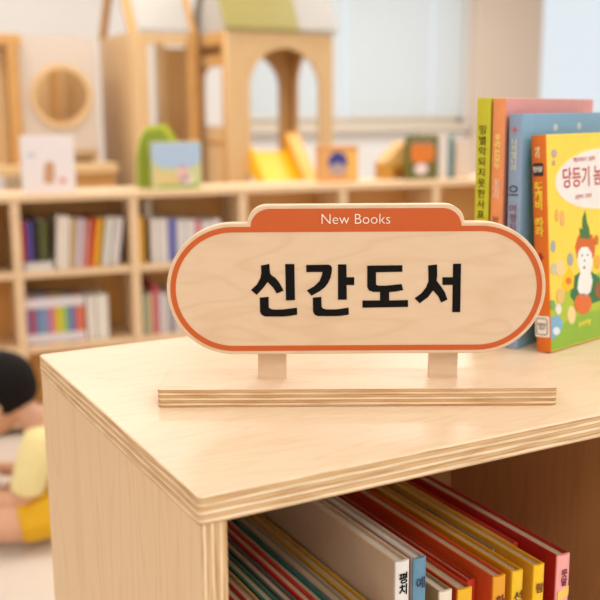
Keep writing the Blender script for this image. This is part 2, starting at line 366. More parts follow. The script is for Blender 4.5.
# spine lettering
stack_text(grn, '밍별악되지못한사표노', .0090, .162, M['ink'], 1.11)
stack_text(pnk, '우리는모두', .0068, .187, C(255, 238, 130), .95, bold=.0001)
stack_text(pnk, '꽃잎이', .0068, .152, C(252, 232, 214), .9)
stack_text(pnk, '왔어요이상한', .0078, .104, C(130, 62, 36), .95, name='subtitle')
stack_text(blu, '나의별나라', .0066, .1845, C(236, 232, 190), .9)
stack_text(blu, '으', .0125, .1505, M['ink'], 1, name='subtitle')
stack_text(blu, '여행자책', .0088, .121, C(140, 50, 54), 1.0, name='author')
loops_mesh('star_mark', [[(.0045*(1 if k % 2 == 0 else .22)*math.cos(R(45*k)), .2075+.0045*(1 if k % 2 == 0 else .22)*math.sin(R(45*k))) for k in range(8)]], .0002, -.0019, [C(214, 84, 72)], cvr(blu))
stack_text(yel, '옛이', .0062, .1865, C(250, 226, 170), .8, name='series_mark', bold=.0001)
prism('series_box', rrect(-.0052, .0052, .1655, .1775, .0015), -.0019, -.0010, 'y', [C(52, 30, 20)], cvr(yel))
text('series_lettering', '민담', .0055, vt(0, -.0021, .1715), C(250, 244, 232), cvr(yel), .0001, .0001)
stack_text(yel, '뚜깨비 따라', .0098, .1345, C(250, 214, 60), .84, bold=.0003)
loops_mesh('leaf_mark', [[(0, .095), (.004, .090), (.0018, .088), (0, .084), (-.0018, .088), (-.004, .090)]], .0002, -.0019, [C(160, 40, 24)], cvr(yel))
stack_text(yel, '글그림', .0060, .073, C(170, 66, 30), 1.0, name='author')
prism('library_sticker', rrect(-.0074, .0074, .0145, .0345, .001), -.0019, -.0008, 'y', [C(246, 238, 226)], cvr(yel))
loops_mesh('sticker_frame', [rrect(-.0062, .0062, .0165, .0325, .0025), rrect(-.0056, .0056, .0171, .0319, .002)], .0002, -.0021, [M['ink']], cvr(yel))
text('sticker_lettering', '어린이\n도서', .0034, vt(0, -.0022, .0245), M['ink'], cvr(yel), 0, .0001)
# --- the yellow cover's artwork: (y along the cover, z up) measured on the cover plane
bpy.context.view_layer.update()
ym = yel.matrix_world.copy(); yi = ym.inverted()
def cv(u, v):
    a = yi @ CP; d = yi.to_3x3() @ ray(u, v); q = a + d*((.0075-a.x)/d.x); return (q.y, q.z)
def cov(name, pts, mat, lay, pix=True):
    q = [cv(*p) for p in pts] if pix else pts
    q = [(min(max(a, .0015), .2035), min(max(b, .0012), .2065)) for a, b in q]
    bm = bmesh.new(); x0, x1 = .0074, .0076+.00012*lay
    A = [bm.verts.new((x0, *p)) for p in q]; B = [bm.verts.new((x1, *p)) for p in q]
    bm.faces.new(A); bm.faces.new(B)
    for k in range(len(q)): j = (k+1) % len(q); bm.faces.new((A[k], A[j], B[j], B[k]))
    bmesh.ops.recalc_face_normals(bm, faces=bm.faces)
    return finish(name, bm, [mat], cvr(yel))
def px_ell(cx, cy, rx, ry, n=22): return [(cx+rx*math.cos(2*math.pi*k/n), cy+ry*math.sin(2*math.pi*k/n)) for k in range(n)]
def mirror_w(p): return p
cov('meadow_print', [(549.6, 312), (560, 300), (570, 285), (585, 278), (600, 272), (640, 262), (690, 250), (690, 322), (640, 330), (600, 338), (575, 345.5), (550, 353)], C(178, 196, 56), 0)
cov('grass_print', [(549.8, 335), (565, 322), (585, 312), (600, 310), (650, 300), (690, 300), (690, 322), (640, 330), (600, 338), (575, 345.5), (550, 353)], C(146, 184, 60), 1)
cov('pond_print', [(550, 318), (557, 315), (562.5, 320), (561, 331), (556, 337), (550.3, 340)], C(128, 180, 206), 2)
eo = cv(555.5, 181); et = cv(590, 149.5); eb = cv(590, 209.2); ecz = (et[1]+eb[1])/2; ecy = .0985
cov('title_rim', ell(ecy, ecz, ecy-eo[0]+.0016, (et[1]-eb[1])/2+.0014, 40), C(250, 226, 150), 2, False)
cov('title_oval', ell(ecy, ecz, ecy-eo[0], (et[1]-eb[1])/2, 40), C(240, 230, 222), 3, False)
def yt(y, z): return Matrix.Translation((.0083, y, z)) @ Matrix.Rotation(R(90), 4, 'Z') @ Matrix.Rotation(R(90), 4, 'X')
a = cv(561.5, 180)
text('cover_title', '당등기 놈이', .0208, yt(a[0], a[1]) @ Matrix.Scale(.86, 4, (1, 0, 0)), C(196, 74, 70), cvr(yel), .0002, .0001, align='LEFT')
a = cv(572.5, 160.3); text('cover_subtitle', '옛날이야기 그림책', .0050, yt(*a), C(206, 110, 96), cvr(yel), 0, .0001, align='LEFT')
a = cv(574.5, 197.5); text('cover_credit', '글쓴이 그린이', .0050, yt(*a), C(206, 110, 96), cvr(yel), 0, .0001, align='LEFT')
cov('cloak_print', [(573, 277), (580, 272), (592, 272), (600, 278), (602, 300), (590, 304), (576, 304), (570, 296)], C(52, 116, 66), 2)
cov('headdress_print', [(577, 258), (575, 247), (578, 236), (584, 231), (592, 235), (595, 244), (594, 256), (590, 262), (580, 264)], C(216, 104, 40), 3)
cov('leaf_print', [(580, 238), (579.5, 228), (582, 230), (582.5, 218), (585, 211), (586.5, 222), (589, 229), (589.5, 239)], C(74, 120, 60), 4)
cov('figure_print', [(577, 262), (577.5, 253), (581, 247), (587, 247), (591, 253), (592, 263), (590, 272), (592, 281), (590, 291), (586, 296), (580, 296), (577, 289), (578, 279), (580, 273)], C(246, 238, 230), 5)
for q in ((581.3, 255.5), (587, 255)): cov('eye_print', px_ell(*q, .8, .9, 10), M['ink'], 6)
cov('nose_print', px_ell(584, 260.5, .7, 1.0, 8), M['ink'], 6); cov('mouth_print', px_ell(583.6, 267.5, .9, 1.6, 8), C(90, 50, 40), 6)
cov('pumpkin_print', px_ell(582.5, 303.5, 8.6, 10.5), C(226, 112, 52), 5)
cov('flower_print', [(564, 277), (569, 268), (574, 276), (573, 288), (566, 292), (562, 285)], C(248, 196, 30), 4)
cov('flower_heart_print', px_ell(568, 281, 3, 3.6), C(226, 120, 30), 5)
for i, (x, y, rx, ry, c) in enumerate(((552.8, 246.5, 2.4, 6, (170, 170, 168)), (570, 259.5, 2.8, 6.5, (168, 168, 160)), (553.5, 269, 2.6, 6, (206, 196, 176)), (560, 268, 4.5, 8.5, (240, 206, 140)),
                                       (556.5, 215.5, 1.8, 6.5, (236, 170, 90)), (562, 218.5, 2.2, 8, (236, 176, 100)), (554, 153.5, 2.6, 4.2, (196, 166, 160)), (553.5, 163, 1.5, 2.8, (196, 160, 140)),
                                       (560, 296, 4, 8, (228, 190, 110)), (552, 305, 3, 5, (120, 176, 90)), (558, 309, 3, 5.5, (236, 226, 210)), (556, 331, 3.4, 4, (226, 236, 240)),
                                       (571, 315, 4, 9, (240, 212, 150)), (597, 262, 3, 7, (236, 176, 60)), (598.5, 290, 4.5, 8, (150, 96, 50)), (596, 240, 2, 5, (206, 120, 40)))):
    cov('motif_print', px_ell(x, y, rx, ry), C(*c), 5 if i > 7 else 3)
a = cv(577.5, 325.5); text('publisher_lettering', '보리책방', .0062, yt(*a) @ Matrix.Rotation(R(0), 4, 'Z'), C(250, 232, 90), cvr(yel), .0002, .0001, align='LEFT')
for y_, z_, c in ((.070, .2085, (206, 210, 206)), (.125, .209, (200, 206, 208))):
    prism('flower_mark', ell(y_, z_, .005, .0035), .0064, .00675, 'x', [C(*c)], cvr(blu))

# --- books inside the cabinet
CB = Frame((AX, AY, 0), 0)
row = []                # (x0, x1, y inset, top z, left face, spine, pages, label)
def from_px(ul, ur, v, dy):
    a = CB.pix(ul, v, dy); b = CB.pix(ur, v, dy); return a.x, b.x, a.z
SPECS = [
 (395.6, 409.2, 563.6, .03, (214, 186, 156), (236, 226, 216), 'w', 'white hardcover standing tallest in the row inside the cabinet', ['평', '치'], M['ink'], .009, .018),
 (413.6, 426.0, 560.2, .03, (190, 170, 160), (100, 142, 166), 'w', 'steel blue spined hardcover right of the white one inside the cabinet', ['예'], C(36, 60, 84), .0095, .020),
 (439.5, 452.0, 593.5, .03, (156, 130, 90), (236, 220, 196), 'w', 'cream spined book just right of the steel blue one inside the cabinet', None, None, 0, 0),
 (458.0, 472.0, 591.5, .03, (196, 66, 34), (240, 180, 30), 't', 'yellow spined book with red sides between cream and red books', None, None, 0, 0),
 (467.5, 475.5, 581.5, .05, (196, 60, 34), (206, 62, 36), 't', 'red spined book set back in the cabinet row', None, None, 0, 0),
 (493.5, 505.5, 578.5, .03, (214, 84, 34), (236, 158, 36), 't', 'orange spined book left of the two yellow spines', ['화'], C(120, 40, 26), .010, .021),
 (512.5, 523.0, 573.0, .03, (216, 150, 30), (244, 192, 28), 't', 'golden yellow spined book, second from the pink one', ['선'], C(90, 50, 30), .010, .022),
 (534.0, 544.3, 567.0, .03, (222, 160, 40), (246, 192, 26), 't', 'yellow spined book left of the pink one', ['람'], C(120, 56, 40), .009, .020),
 (557.5, 569.8, 557.2, .03, (168, 30, 26), (248, 166, 158), 't', 'pink spined book at the right end of the cabinet row', ['못', '말'], C(120, 40, 60), .0075, .020)]
for ul, ur, v, dy, lf, spn, pg, lab, s, sm, ss, so in SPECS:
    x0, x1, zt_ = from_px(ul, ur, v, dy); t = x1-x0
    if lab.startswith('red spined'): x0 -= .0
    row.append((x0, x1))
    b = book('picture_book', lab, t, min(.30, CD_-.025-dy), zt_-SH, C(*lf), M['pages_white'] if pg == 'w' else M['pages'], (AX+(x0+x1)/2, AY+dy, SH+.0008), (0, 0, 0), C(*spn), C(*lf), 'books inside the cabinet')
    if s: stack_text(b, s, ss, zt_-SH-so, sm, 1.0, bold=.0002)
    if lab.startswith('pink'):
        prism('spine_band', [(-t*.42, zt_-SH-.040), (t*.42, zt_-SH-.036), (t*.42, zt_-SH-.028), (-t*.42, zt_-SH-.031)], -.0016, 0, 'y', [C(244, 196, 96)], cvr(b))
# thinner books filling the gaps, colours read from their cover edges, left to right
FILL = [((96, 90, 84), 'grey'), ((74, 52, 84), 'purple'), ((176, 36, 44), 'crimson'), ((200, 128, 60), 'tan'), ((170, 34, 30), 'red'),
        ((190, 150, 96), 'sand'), ((58, 112, 92), 'green'), ((96, 92, 90), 'charcoal'), ((196, 50, 36), 'scarlet'), ((40, 116, 112), 'teal'),
        ((176, 160, 140), 'stone'), ((206, 156, 50), 'gold')]
X0 = i_+.018+.003; X1 = row[0][0]-.0035; step = (X1-X0)/len(FILL)
for k, (c, nm) in enumerate(FILL):
    t = step-.0012; x = X0+step*(k+.5)
    h = ZT-.137-.004*((k*7) % 4)/3-SH
    nxt = FILL[k+1][1] if k+1 < len(FILL) else 'tall white'
    book('picture_book', '%s covered thin book in the cabinet, left of the %s one' % (nm, nxt), t, .300-.006*(k % 3), h, C(*c), M['pages'], (AX+x, AY+.034+.004*(k % 2), SH+.0008), (0, 0, 0), C(*c), C(*c), 'books inside the cabinet', bt=.0022)
gaps = [((150, 60, 44), 'brick red', row[1][1], row[2][0]), ((206, 120, 40), 'rust orange', row[4][1], row[5][0]), ((150, 126, 110), 'taupe', row[6][1], row[7][0]),
        ((210, 70, 40), 'vermilion', row[7][1], row[8][0])]
for c, nm, a, b in gaps:
    n = 1 if b-a < .018 else 2
    for j in range(n):
        t = (b-a-.002)/n; x = a+.001+t*(j+.5)
        if t < .003: continue
        book('picture_book', '%s thin book pushed deeper into the cabinet row%s' % (nm, ', nearer the pink spine' if j else ''), t-.0008, .27, ZT-.134-.004*j-SH, C(*c), M['pages'], (AX+x, AY+.075, SH+.0008), (0, 0, 0), C(*c), C(*c), 'books inside the cabinet')

# ------------------------------------------------------------------ far low bookcase
a = at(14, 195.8, 3.0)
BS = Frame((a.x, a.y, 0), R(-7)); ZB = a.z
pitch = BS.pix(133, 230).x-BS.pix(14, 230).x
TH = .021; NL, NR = -2, 5
x_l, x_r = NL*pitch, NR*pitch
bks = thing('bookcase', 'long low birch bookcase with open compartments of books at the far side', 'bookcase', BS.o, BS.rz)
DB = .225
zs = [ZB-TH/2-.2385*k for k in range(4)]
boxes('bookcase_top', [(x_l-.013, x_r+.013, 0, DB, ZB-TH, ZB)], M['shelf_wood'], bks, .002)
for k in range(NL, NR+1):
    boxes('divider' if NL < k < NR else 'side_panel', [(k*pitch-.014, k*pitch+.014, .003, DB-.01, 0, ZB-TH)], M['shelf_wood'], bks, .002)
for r_ in (1, 2, 3):
    for k in range(NL, NR):
        boxes('shelf', [(k*pitch+.014, (k+1)*pitch-.014, .006, DB-.01, max(zs[r_]-TH/2, .012), zs[r_]+TH/2)], M['shelf_wood'], bks, .002)
boxes('back_panel', [(x_l, x_r, DB-.01, DB, 0, ZB-TH)], M['shelf_back'], bks)
def far_book(ul, ur, vt_, vb, c, label, dy=.03, lean=0, tier=1, group='books in the far bookcase', d=.18, floor=None):
    a = BS.pix(ul, vb, dy); b = BS.pix(ur, vb, dy); top = BS.pix((ul+ur)/2, vt_, dy)
    z0 = (zs[tier]+TH/2 if tier else ZB) if floor is None else floor
    h = max(.05, top.z-z0)
    p = BS.w((a.x+b.x)/2, dy, z0+.0007); t = max(b.x-a.x, .006)
    o = book('book', label, t, d, h, C(*c), M['pages_white'], p+Vector((0, 0, abs(t/2*math.sin(R(lean))))), (0, R(lean), BS.rz), None, None, group)
    return o
U = 'on the upper shelf of the far bookcase'
z_lay = zs[1]+TH/2
lay0 = BS.pix(24.5, 262, .02); lay1 = BS.pix(54, 262, .02)
lb = thing('book', 'pale book lying flat under the red, violet and black books in the far bookcase', 'book', BS.w((lay0.x+lay1.x)/2, .015, z_lay+.0007), BS.rz, 'books in the far bookcase')
hw = (lay1.x-lay0.x)/2
boxes('cover', [(-hw, hw, 0, .18, 0, .003), (-hw, hw, 0, .18, .023, .026), (-hw, -hw+.003, 0, .18, 0, .026)], C(222, 212, 216), lb)
boxes('page_block', [(-hw+.003, hw-.004, .003, .177, .003, .023)], M['pages_white'], lb)
fl = z_lay+.0275
far_book(23, 26.6, 222, 258, (190, 50, 52), 'red book leftmost '+U, floor=fl)
far_book(27.6, 33.5, 222, 258, (88, 72, 150), 'violet blue book beside the red one '+U, floor=fl)
far_book(34.5, 38.5, 219, 258, (44, 38, 40), 'black book beside the violet one '+U, floor=fl)
far_book(40, 49, 221, 258, (84, 86, 42), 'dark olive book beside the black one '+U, floor=fl)
far_book(56, 69, 217, 268, (226, 212, 198), 'white thick book in the middle '+U, dy=.015, lean=4)
far_book(70, 75, 219, 268, (222, 188, 140), 'tan book beside the white thick one '+U, lean=4)
far_book(76, 82, 219, 268, (214, 196, 206), 'lilac book beside the tan one '+U, lean=5)
far_book(83, 87, 220, 266, (224, 150, 140), 'salmon book beside the lilac one '+U, lean=6)
far_book(88, 92.5, 219, 264, (214, 84, 38), 'orange leaning book '+U, lean=8)
far_book(93.5, 99, 219, 264, (232, 170, 34), 'yellow leaning book beside the orange one '+U, lean=8)
far_book(102, 109, 218, 266, (222, 218, 208), 'white leaning book right of the yellow one '+U, lean=8)
far_book(110.5, 119, 218, 266, (218, 208, 204), 'pale grey leaning book near the divider '+U, lean=8)
V = 'in the second upper compartment of the far bookcase'
far_book(139.5, 144.5, 217, 256, (232, 174, 40), 'yellow thin book leftmost '+V)
t = thing('paper_roll', 'white paper roll standing behind the yellow book in the far bookcase', 'paper roll', BS.w(BS.pix(149, 250, .12).x, .12, zs[1]+TH/2+.001))
bm = bmesh.new(); bmesh.ops.create_cone(bm, cap_ends=True, segments=16, radius1=.012, radius2=.012, depth=.20, matrix=Matrix.Translation((0, 0, .10))); finish('paper', bm, [C(232, 220, 206)], t, 0)
bm = bmesh.new(); bmesh.ops.create_cone(bm, cap_ends=True, segments=16, radius1=.006, radius2=.006, depth=.004, matrix=Matrix.Translation((0, 0, .202))); finish('roll_core', bm, [C(190, 160, 130)], t, 0)
for k, (a, b, tp, c, nm) in enumerate(((152, 158.5, 219, (228, 220, 210), 'white'), (159.5, 168.5, 219, (224, 216, 210), 'cream white'), (169.5, 177, 219, (110, 110, 178), 'blue'), (178, 186, 220, (222, 216, 212), 'off white'),
                                       (187, 196, 220, (226, 218, 212), 'ivory'), (197, 202, 221, (226, 130, 140), 'pink'), (203, 212, 221, (222, 214, 208), 'pale'), (213, 222, 220, (228, 222, 214), 'bone white'))):
    far_book(a, b, tp, 262, c, '%s book %s' % (nm, V))
Lw = 'in the bright row on the lower shelf of the far bookcase'
cols = [((150, 104, 160), 'mauve'), ((176, 84, 104), 'raspberry'), ((118, 140, 182), 'steel blue'), ((120, 160, 190), 'sky blue'), ((168, 130, 176), 'lavender'), ((222, 128, 120), 'coral'),
        ((220, 196, 50), 'yellow'), ((196, 204, 70), 'lime'), ((120, 168, 140), 'sea green'), ((104, 116, 180), 'indigo'), ((214, 112, 96), 'terracotta'), ((226, 120, 86), 'orange')]
wd = (86.5-28)/len(cols)
for k, (c, nm) in enumerate(cols):
    o = far_book(28+wd*k, 28+wd*(k+1)-.4, 297.5, 345, c, '%s spined book %s' % (nm, Lw), tier=2, dy=.025)
    h = o.children[0].dimensions.z or .16
    t = (BS.pix(28+wd, 340, .025).x-BS.pix(28, 340, .025).x)
    for z0, z1 in ((.004, .034), (.118, .148)):
        boxes('white_band', [(-t*.47, t*.47, -.0022, 0, z0, z1)], C(232, 222, 224), cvr(o))
far_book(88, 97, 296, 342, (230, 220, 208), 'white book right of the bright row on the lower shelf', tier=2)
far_book(98, 109.5, 295, 341, (232, 224, 212), 'wide white box file at the end of the bright lower row', tier=2, d=.18)
W2 = 'in the second lower compartment of the far bookcase'
for k, (a, b, tp, c, nm) in enumerate(((144, 149, 295, (168, 176, 140), 'sage'), (150, 154.5, 293, (214, 180, 146), 'beige'), (155, 159, 285, (204, 70, 92), 'tall crimson'), (160, 164, 293, (226, 214, 212), 'white'), (165, 170, 294, (216, 206, 206), 'pale grey'),
                                       (171, 175, 294, (150, 150, 160), 'grey'), (176, 183, 294, (224, 210, 206), 'cream'), (184, 192, 294, (214, 190, 190), 'rose'))):
    far_book(a, b, tp, 335, c, '%s book %s' % (nm, W2), tier=2)
far_book(-12, -6, 218, 268, (196, 150, 90), 'brown book left of the first divider of the far bookcase')

# --- things standing on the bookcase
def topbox(name, label, cat, ul, ur, vt_, dy, dep, c, extra=None, tilt=0):
    a = BS.pix(ul, 190, dy); b = BS.pix(ur, 190, dy); tz = BS.pix((ul+ur)/2, vt_, dy).z
    t = thing(name, label, cat, BS.w((a.x+b.x)/2, dy, ZB), BS.rz); t.rotation_euler = (R(-tilt), 0, BS.rz)
    return t, (b.x-a.x)/2, tz-ZB
def face_book(label, ul, ur, vt_, dy, c, art, tilt=0, dep=.014):
    t, hw, h = topbox('display_book', label, 'book', ul, ur, vt_, dy, dep, c, tilt=tilt)
    boxes('cover', [(-hw, hw, 0, .002, 0, h), (-hw, hw, dep-.002, dep, 0, h), (-hw, -hw+.002, 0, dep, 0, h)], c, t, .0005)
    boxes('page_block', [(-hw+.002, hw-.004, .002, dep-.002, .003, h-.003)], M['pages_white'], t)
    for nm, pts, col in art:
        prism(nm, [(hw*(2*x-1), h*(1-y)) for x, y in pts], -.0008, .0005, 'y', [col], cvr(t))
    return t, hw, h
def e01(cx, cy, rx, ry): return ell(cx, cy, rx, ry, 18)
face_book('white picture book with a small brown animal, at the bookcase top left', 22.5, 76, 135.5, .04, C(240, 230, 228),
          [('animal_print', [(.42, .52), (.50, .44), (.60, .46), (.62, .60), (.60, .80), (.52, .84), (.40, .80), (.41, .64)], C(206, 156, 118)), ('flower_print', e01(.76, .78, .07, .05), C(226, 150, 150)), ('leaf_print', e01(.2, .33, .08, .04), C(200, 200, 206))])
t, hw, h = topbox('display_book', 'lime green arch topped board book behind the landscape book', 'book', 138, 182, 124, .12, .03, None)
arch = [(-hw, 0), (-hw*1.0, h*.5), (-hw*.82, h*.8), (-hw*.5, h*.97), (hw*.35, h), (hw*.72, h*.82), (hw*.95, h*.6), (hw, 0)]
prism('cover', arch, 0, .004, 'y', [C(196, 204, 50)], t); prism('page_block', [(x*.97, z*.985) for x, z in arch], .004, .03, 'y', [C(222, 222, 150)], t)
prism('green_panel', [(x*.86-hw*.14, z*.92) for x, z in arch], -.001, .001, 'y', [C(148, 164, 52)], t)
face_book('wide picture book with a blue sky in front of the green arch topped book', 152, 202, 141.5, .05, C(206, 208, 150),
          [('sky_print', [(.02, .03), (.98, .03), (.98, .45), (.8, .55), (.2, .55), (.02, .4)], C(178, 200, 226)), ('hill_print', [(.05, .62), (.5, .68), (.6, .92), (.05, .9)], C(226, 200, 140)),
           ('figure_print', e01(.62, .68, .14, .18), C(236, 196, 186)), ('dress_print', e01(.68, .82, .13, .13), C(242, 226, 226)), ('grass_print', [(.2, .9), (.9, .9), (.97, .98), (.05, .98)], C(150, 186, 90))])
t, hw, h = topbox('card_box', 'small orange card box with a blue round emblem on the bookcase', 'box', 321, 358, 146, .10, .05, None)
boxes('box_body', [(-hw, hw, 0, .05, 0, h-.012)], C(226, 168, 104), t, .002); boxes('box_lid', [(-hw-.001, hw+.001, -.001, .051, h-.012, h)], C(220, 156, 92), t, .002)
prism('blue_emblem', ell(-.008, h*.54, hw*.50, h*.30), -.0015, .001, 'y', [C(60, 62, 140)], t)
prism('grey_emblem', ell(-.008, h*.36, hw*.46, h*.16), -.0022, .001, 'y', [C(178, 160, 160)], t)
prism('yellow_stripe', [(hw*.45, h*.05), (hw*.9, h*.05), (hw*.9, h*.85), (hw*.45, h*.85)], -.0012, .001, 'y', [C(240, 186, 90)], t)
face_book('dark green picture book with an orange shape and a pale pink dot', 406, 437, 135.5, .07, C(106, 104, 44),
          [('orange_print', [(.12, .28), (.25, .16), (.75, .16), (.9, .28), (.86, .58), (.5, .64), (.14, .58)], C(222, 122, 36)), ('pink_band_print', [(.2, .14), (.8, .14), (.85, .22), (.15, .22)], C(214, 170, 140)), ('dot_print', e01(.47, .76, .21, .13), C(238, 214, 214))])
for a, b, tp, c, lab in ((438.5, 447, 134, (226, 214, 204), 'white thin book beside the dark green one on the bookcase top'), (448, 452, 136, (110, 150, 150), 'teal thin book beside the white one on the bookcase top'), (455, 470, 141, (222, 200, 180), 'beige book at the right end of the bookcase top')):
    far_book(a, b, tp, 190, c, lab, dy=.07, tier=0, d=.14)
t, hw, h = topbox('toy_house', 'small wooden toy house with a sloping roof left of the dark green book', 'toy', 384, 407, 142, .14, .08, None)
boxes('house_body', [(-hw, hw+.03, 0, .08, 0, h*.42)], C(206, 152, 62), t, .003)
prism('toy_roof', [(-hw, h*.43), (hw+.06, h*.43), (hw+.03, h*1.0), (hw*.7, h*.98)], 0, .08, 'y', [C(222, 176, 106)], t)
boxes('doorway', [(-hw*.2, hw*.7, -.001, .001, 0, h*.30)], C(150, 96, 40), t)

# ------------------------------------------------------------------ playhouses behind
YB = 5.0
HB = thing('playhouse', 'birch playhouse with an arched front panel and green roof, right of the open one', 'playhouse', at(228, 100, YB)*1)
HB.location.z = 0; ox, oy = HB.location.x, YB
def hb(u, v, dy=0): p = at(u, v, YB+dy); return (p.x-ox, p.z)
x1 = hb(333, 100)[0]; zt_ = (hb(228, 30)[1]+hb(333, 33.5)[1])/2; HBD = .46
al, ar = hb(250, 100)[0], hb(320, 100)[0]; az = hb(285, 48)[1]; asp = hb(285, 88)[1]
def arch_loop(l, r, z0, spring, topz, n=20):
    c = (l+r)/2; rx = (r-l)/2
    return [(l, z0), (r, z0)] + [(c+rx*math.cos(math.pi*k/n), spring+(topz-spring)*math.sin(math.pi*k/n)) for k in range(n+1)]
loops_mesh('front_panel', [[(0, 0), (x1, 0), (x1, zt_), (0, zt_)], arch_loop(al, ar, .30, asp, az)], .03, 0, [M['house']], HB)
# rear panel and right side panel, each with an arched opening, meeting at the rear corner
def hr(u, v): return hb(u, v, HBD)
pc0 = hr(280.5, 110)[0]; rz_t = hr(275, 52)[1]; rsp = hr(285, 88)[1]
loops_mesh('rear_panel', [[(0, .5), (x1-.03, .5), (x1-.03, zt_), (0, zt_)], arch_loop(.05, min(pc0, x1-.05), .56, rsp, rz_t)], .03, HBD, [M['house_dark']], HB)
o = loops_mesh('side_panel', [[(.03, 0), (HBD+.03, 0), (HBD+.03, zt_), (.03, zt_)], arch_loop(.09, HBD-.03, .40, rsp, rz_t-.01)], .03, 0, [M['house_dark']], HB)
o.data.transform(Matrix.Translation((x1, 0, 0)) @ Matrix.Rotation(R(90), 4, 'Z'))
sw = .05
boxes('side_frame', [(0, .04, 0.03, sw+.03, 0, zt_), (0, .04, HBD-sw, HBD, 0, zt_), (0, .04, .03+sw, HBD-sw, zt_-.07, zt_), (0, .04, .03+sw, HBD-sw, zt_-.19, zt_-.13), (0, .04, .03+sw, HBD-sw, zt_-.62, zt_-.60)], M['house_dark'], HB, .004)
zsb = at(208, 126, YB+.2).z
boxes('side_board', [(.008, .03, .03+sw, HBD-sw, .03, zsb)], M['house'], HB)
boxes('house_floor', [(.04, x1-.04, .04, HBD, .22, .26)], M['house'], HB)
zr = zt_+.48
prism('gable', [(.03, zt_), (HBD-.03, zt_), (HBD/2, zr-.05)], .01, .03, 'x', [M['roof_pale']], HB)
prism('gable', [(.03, zt_), (HBD-.03, zt_), (HBD/2, zr-.05)], x1-.03, x1-.01, 'x', [M['roof_pale']], HB)
def slope(name, xa, xb, m, ya, yb, z0=zt_, z1=zr, xa2=None, xb2=None):
    xa2 = xa if xa2 is None else xa2; xb2 = xb if xb2 is None else xb2
    bm = bmesh.new(); q = []
    for dz in (0, .02):
        q.append([bm.verts.new(p) for p in ((xa, ya, z0+dz), (xb, ya, z0+dz), (xb2, yb, z1+dz), (xa2, yb, z1+dz))])
    bm.faces.new(q[0]); bm.faces.new(q[1])
    for k in range(4): bm.faces.new((q[0][k], q[0][(k+1) % 4], q[1][(k+1) % 4], q[1][k]))
    bmesh.ops.recalc_face_normals(bm, faces=bm.faces); return finish(name, bm, [m], HB)
slope('green_roof', -.02, x1*.66, M['roof_green'], -.02, HBD/2, xb2=x1*.66)
slope('pale_roof', x1*.66, x1+.02, M['roof_pale'], -.02, HBD/2)
slope('rear_roof', -.02, x1+.02, M['roof_pale'], HBD+.02, HBD/2)
# slide coming out of the arch towards the room
sx0, sx1 = at(248.5, 150, YB).x, at(288.5, 150, YB).x
zbed, zrail = at(268, 151, YB).z, at(288, 133, YB).z
SL = thing('slide', 'yellow plastic slide coming out of the arched playhouse', 'slide', (sx0, YB-.005, 0))
wS = sx1-sx0
def slide_prof(t, z): k = z/1.08; return [(0, z), (0, z-t), (-k, .0), (-k-.12, .0), (-k-.12, min(.05, t)), (-k, min(.05, t)), (-.03, z)]
prism('slide_bed', slide_prof(.05, zbed), .02, wS-.02, 'x', [M['slide_yellow']], SL)
prism('slide_rail', slide_prof(.12, zbed+.02), 0, .02, 'x', [M['slide_yellow']], SL); prism('slide_rail', slide_prof(zrail-zbed+.12, zrail), wS-.035, wS+.045, 'x', [M['slide_yellow_shaded']], SL)
boxes('support', [(.05, wS-.05, -.10, -.06, 0, zbed-.14)], M['slide_yellow_shaded'], SL)

# open playhouse on the left (farther back)
YA = 5.3
HA = thing('playhouse', 'open framed birch playhouse with a pale roof, left of the arched one', 'playhouse', (at(133, 100, YA).x, YA, 0))
oxa = HA.location.x
def ha(u, v, dy=0): p = at(u, v, YA+dy); return (p.x-oxa, p.z)
za = ha(135, 32)[1]; xa1 = ox-oxa-.05; HAD = .58
pw = ha(150, 100)[0]
boxes('front_post', [(0, pw, 0, .05, 0, za)], M['house'], HA, .004); boxes('front_post', [(xa1-.06, xa1, 0, .05, 0, za)], M['house_dark'], HA, .004)
boxes('front_beam', [(pw, xa1-.06, 0, .05, za-.06, za)], M['house'], HA, .004)
boxes('side_board', [(0, .03, .05, HAD, 0, za)], M['house'], HA)
sl0 = ha(164, 100, HAD)[0]; zsl = ha(165, 48, HAD)[1]
boxes('slat_panel', [(sl0+.062*k, sl0+.05+.062*k, HAD-.04, HAD, .3, zsl) for k in range(3)], M['house_dark'], HA, .003)
boxes('rear_frame', [(.03, pw, HAD-.05, HAD, 0, za), (xa1-.05, xa1, HAD-.05, HAD, 0, za), (.03, xa1, HAD-.05, HAD, .25, .31)], M['house'], HA, .003)
boxes('low_board', [(pw, xa1-.06, .01, .035, 0, ha(160, 150)[1])], M['house'], HA)
zra = za+.5
def bar(name, p, q, r, m, par):
    p, q = Vector(p), Vector(q); d = q-p
    bm = bmesh.new(); bmesh.ops.create_cube(bm, size=1, matrix=Matrix.Translation((p+q)/2) @ d.to_track_quat('Z', 'Y').to_matrix().to_4x4() @ Matrix.Diagonal((r, r, d.length, 1)))
    return finish(name, bm, [m], par, .003)
bar('rafter', (.02, .02, za-.01), (.02, HAD/2, zra), .04, M['house_dark'], HA); bar('rafter', (.02, HAD, za-.01), (.02, HAD/2, zra), .04, M['house_dark'], HA)
bar('rafter', (xa1-.02, .02, za-.01), (xa1-.02, HAD/2, zra), .04, M['house_dark'], HA); bar('rafter', (xa1-.02, HAD, za-.01), (xa1-.02, HAD/2, zra), .04, M['house_dark'], HA)
_HB = HB; HB = HA
slope('pale_roof', .045, xa1-.045, M['roof_pale'], .0, HAD/2, za, zra)
HB = _HB

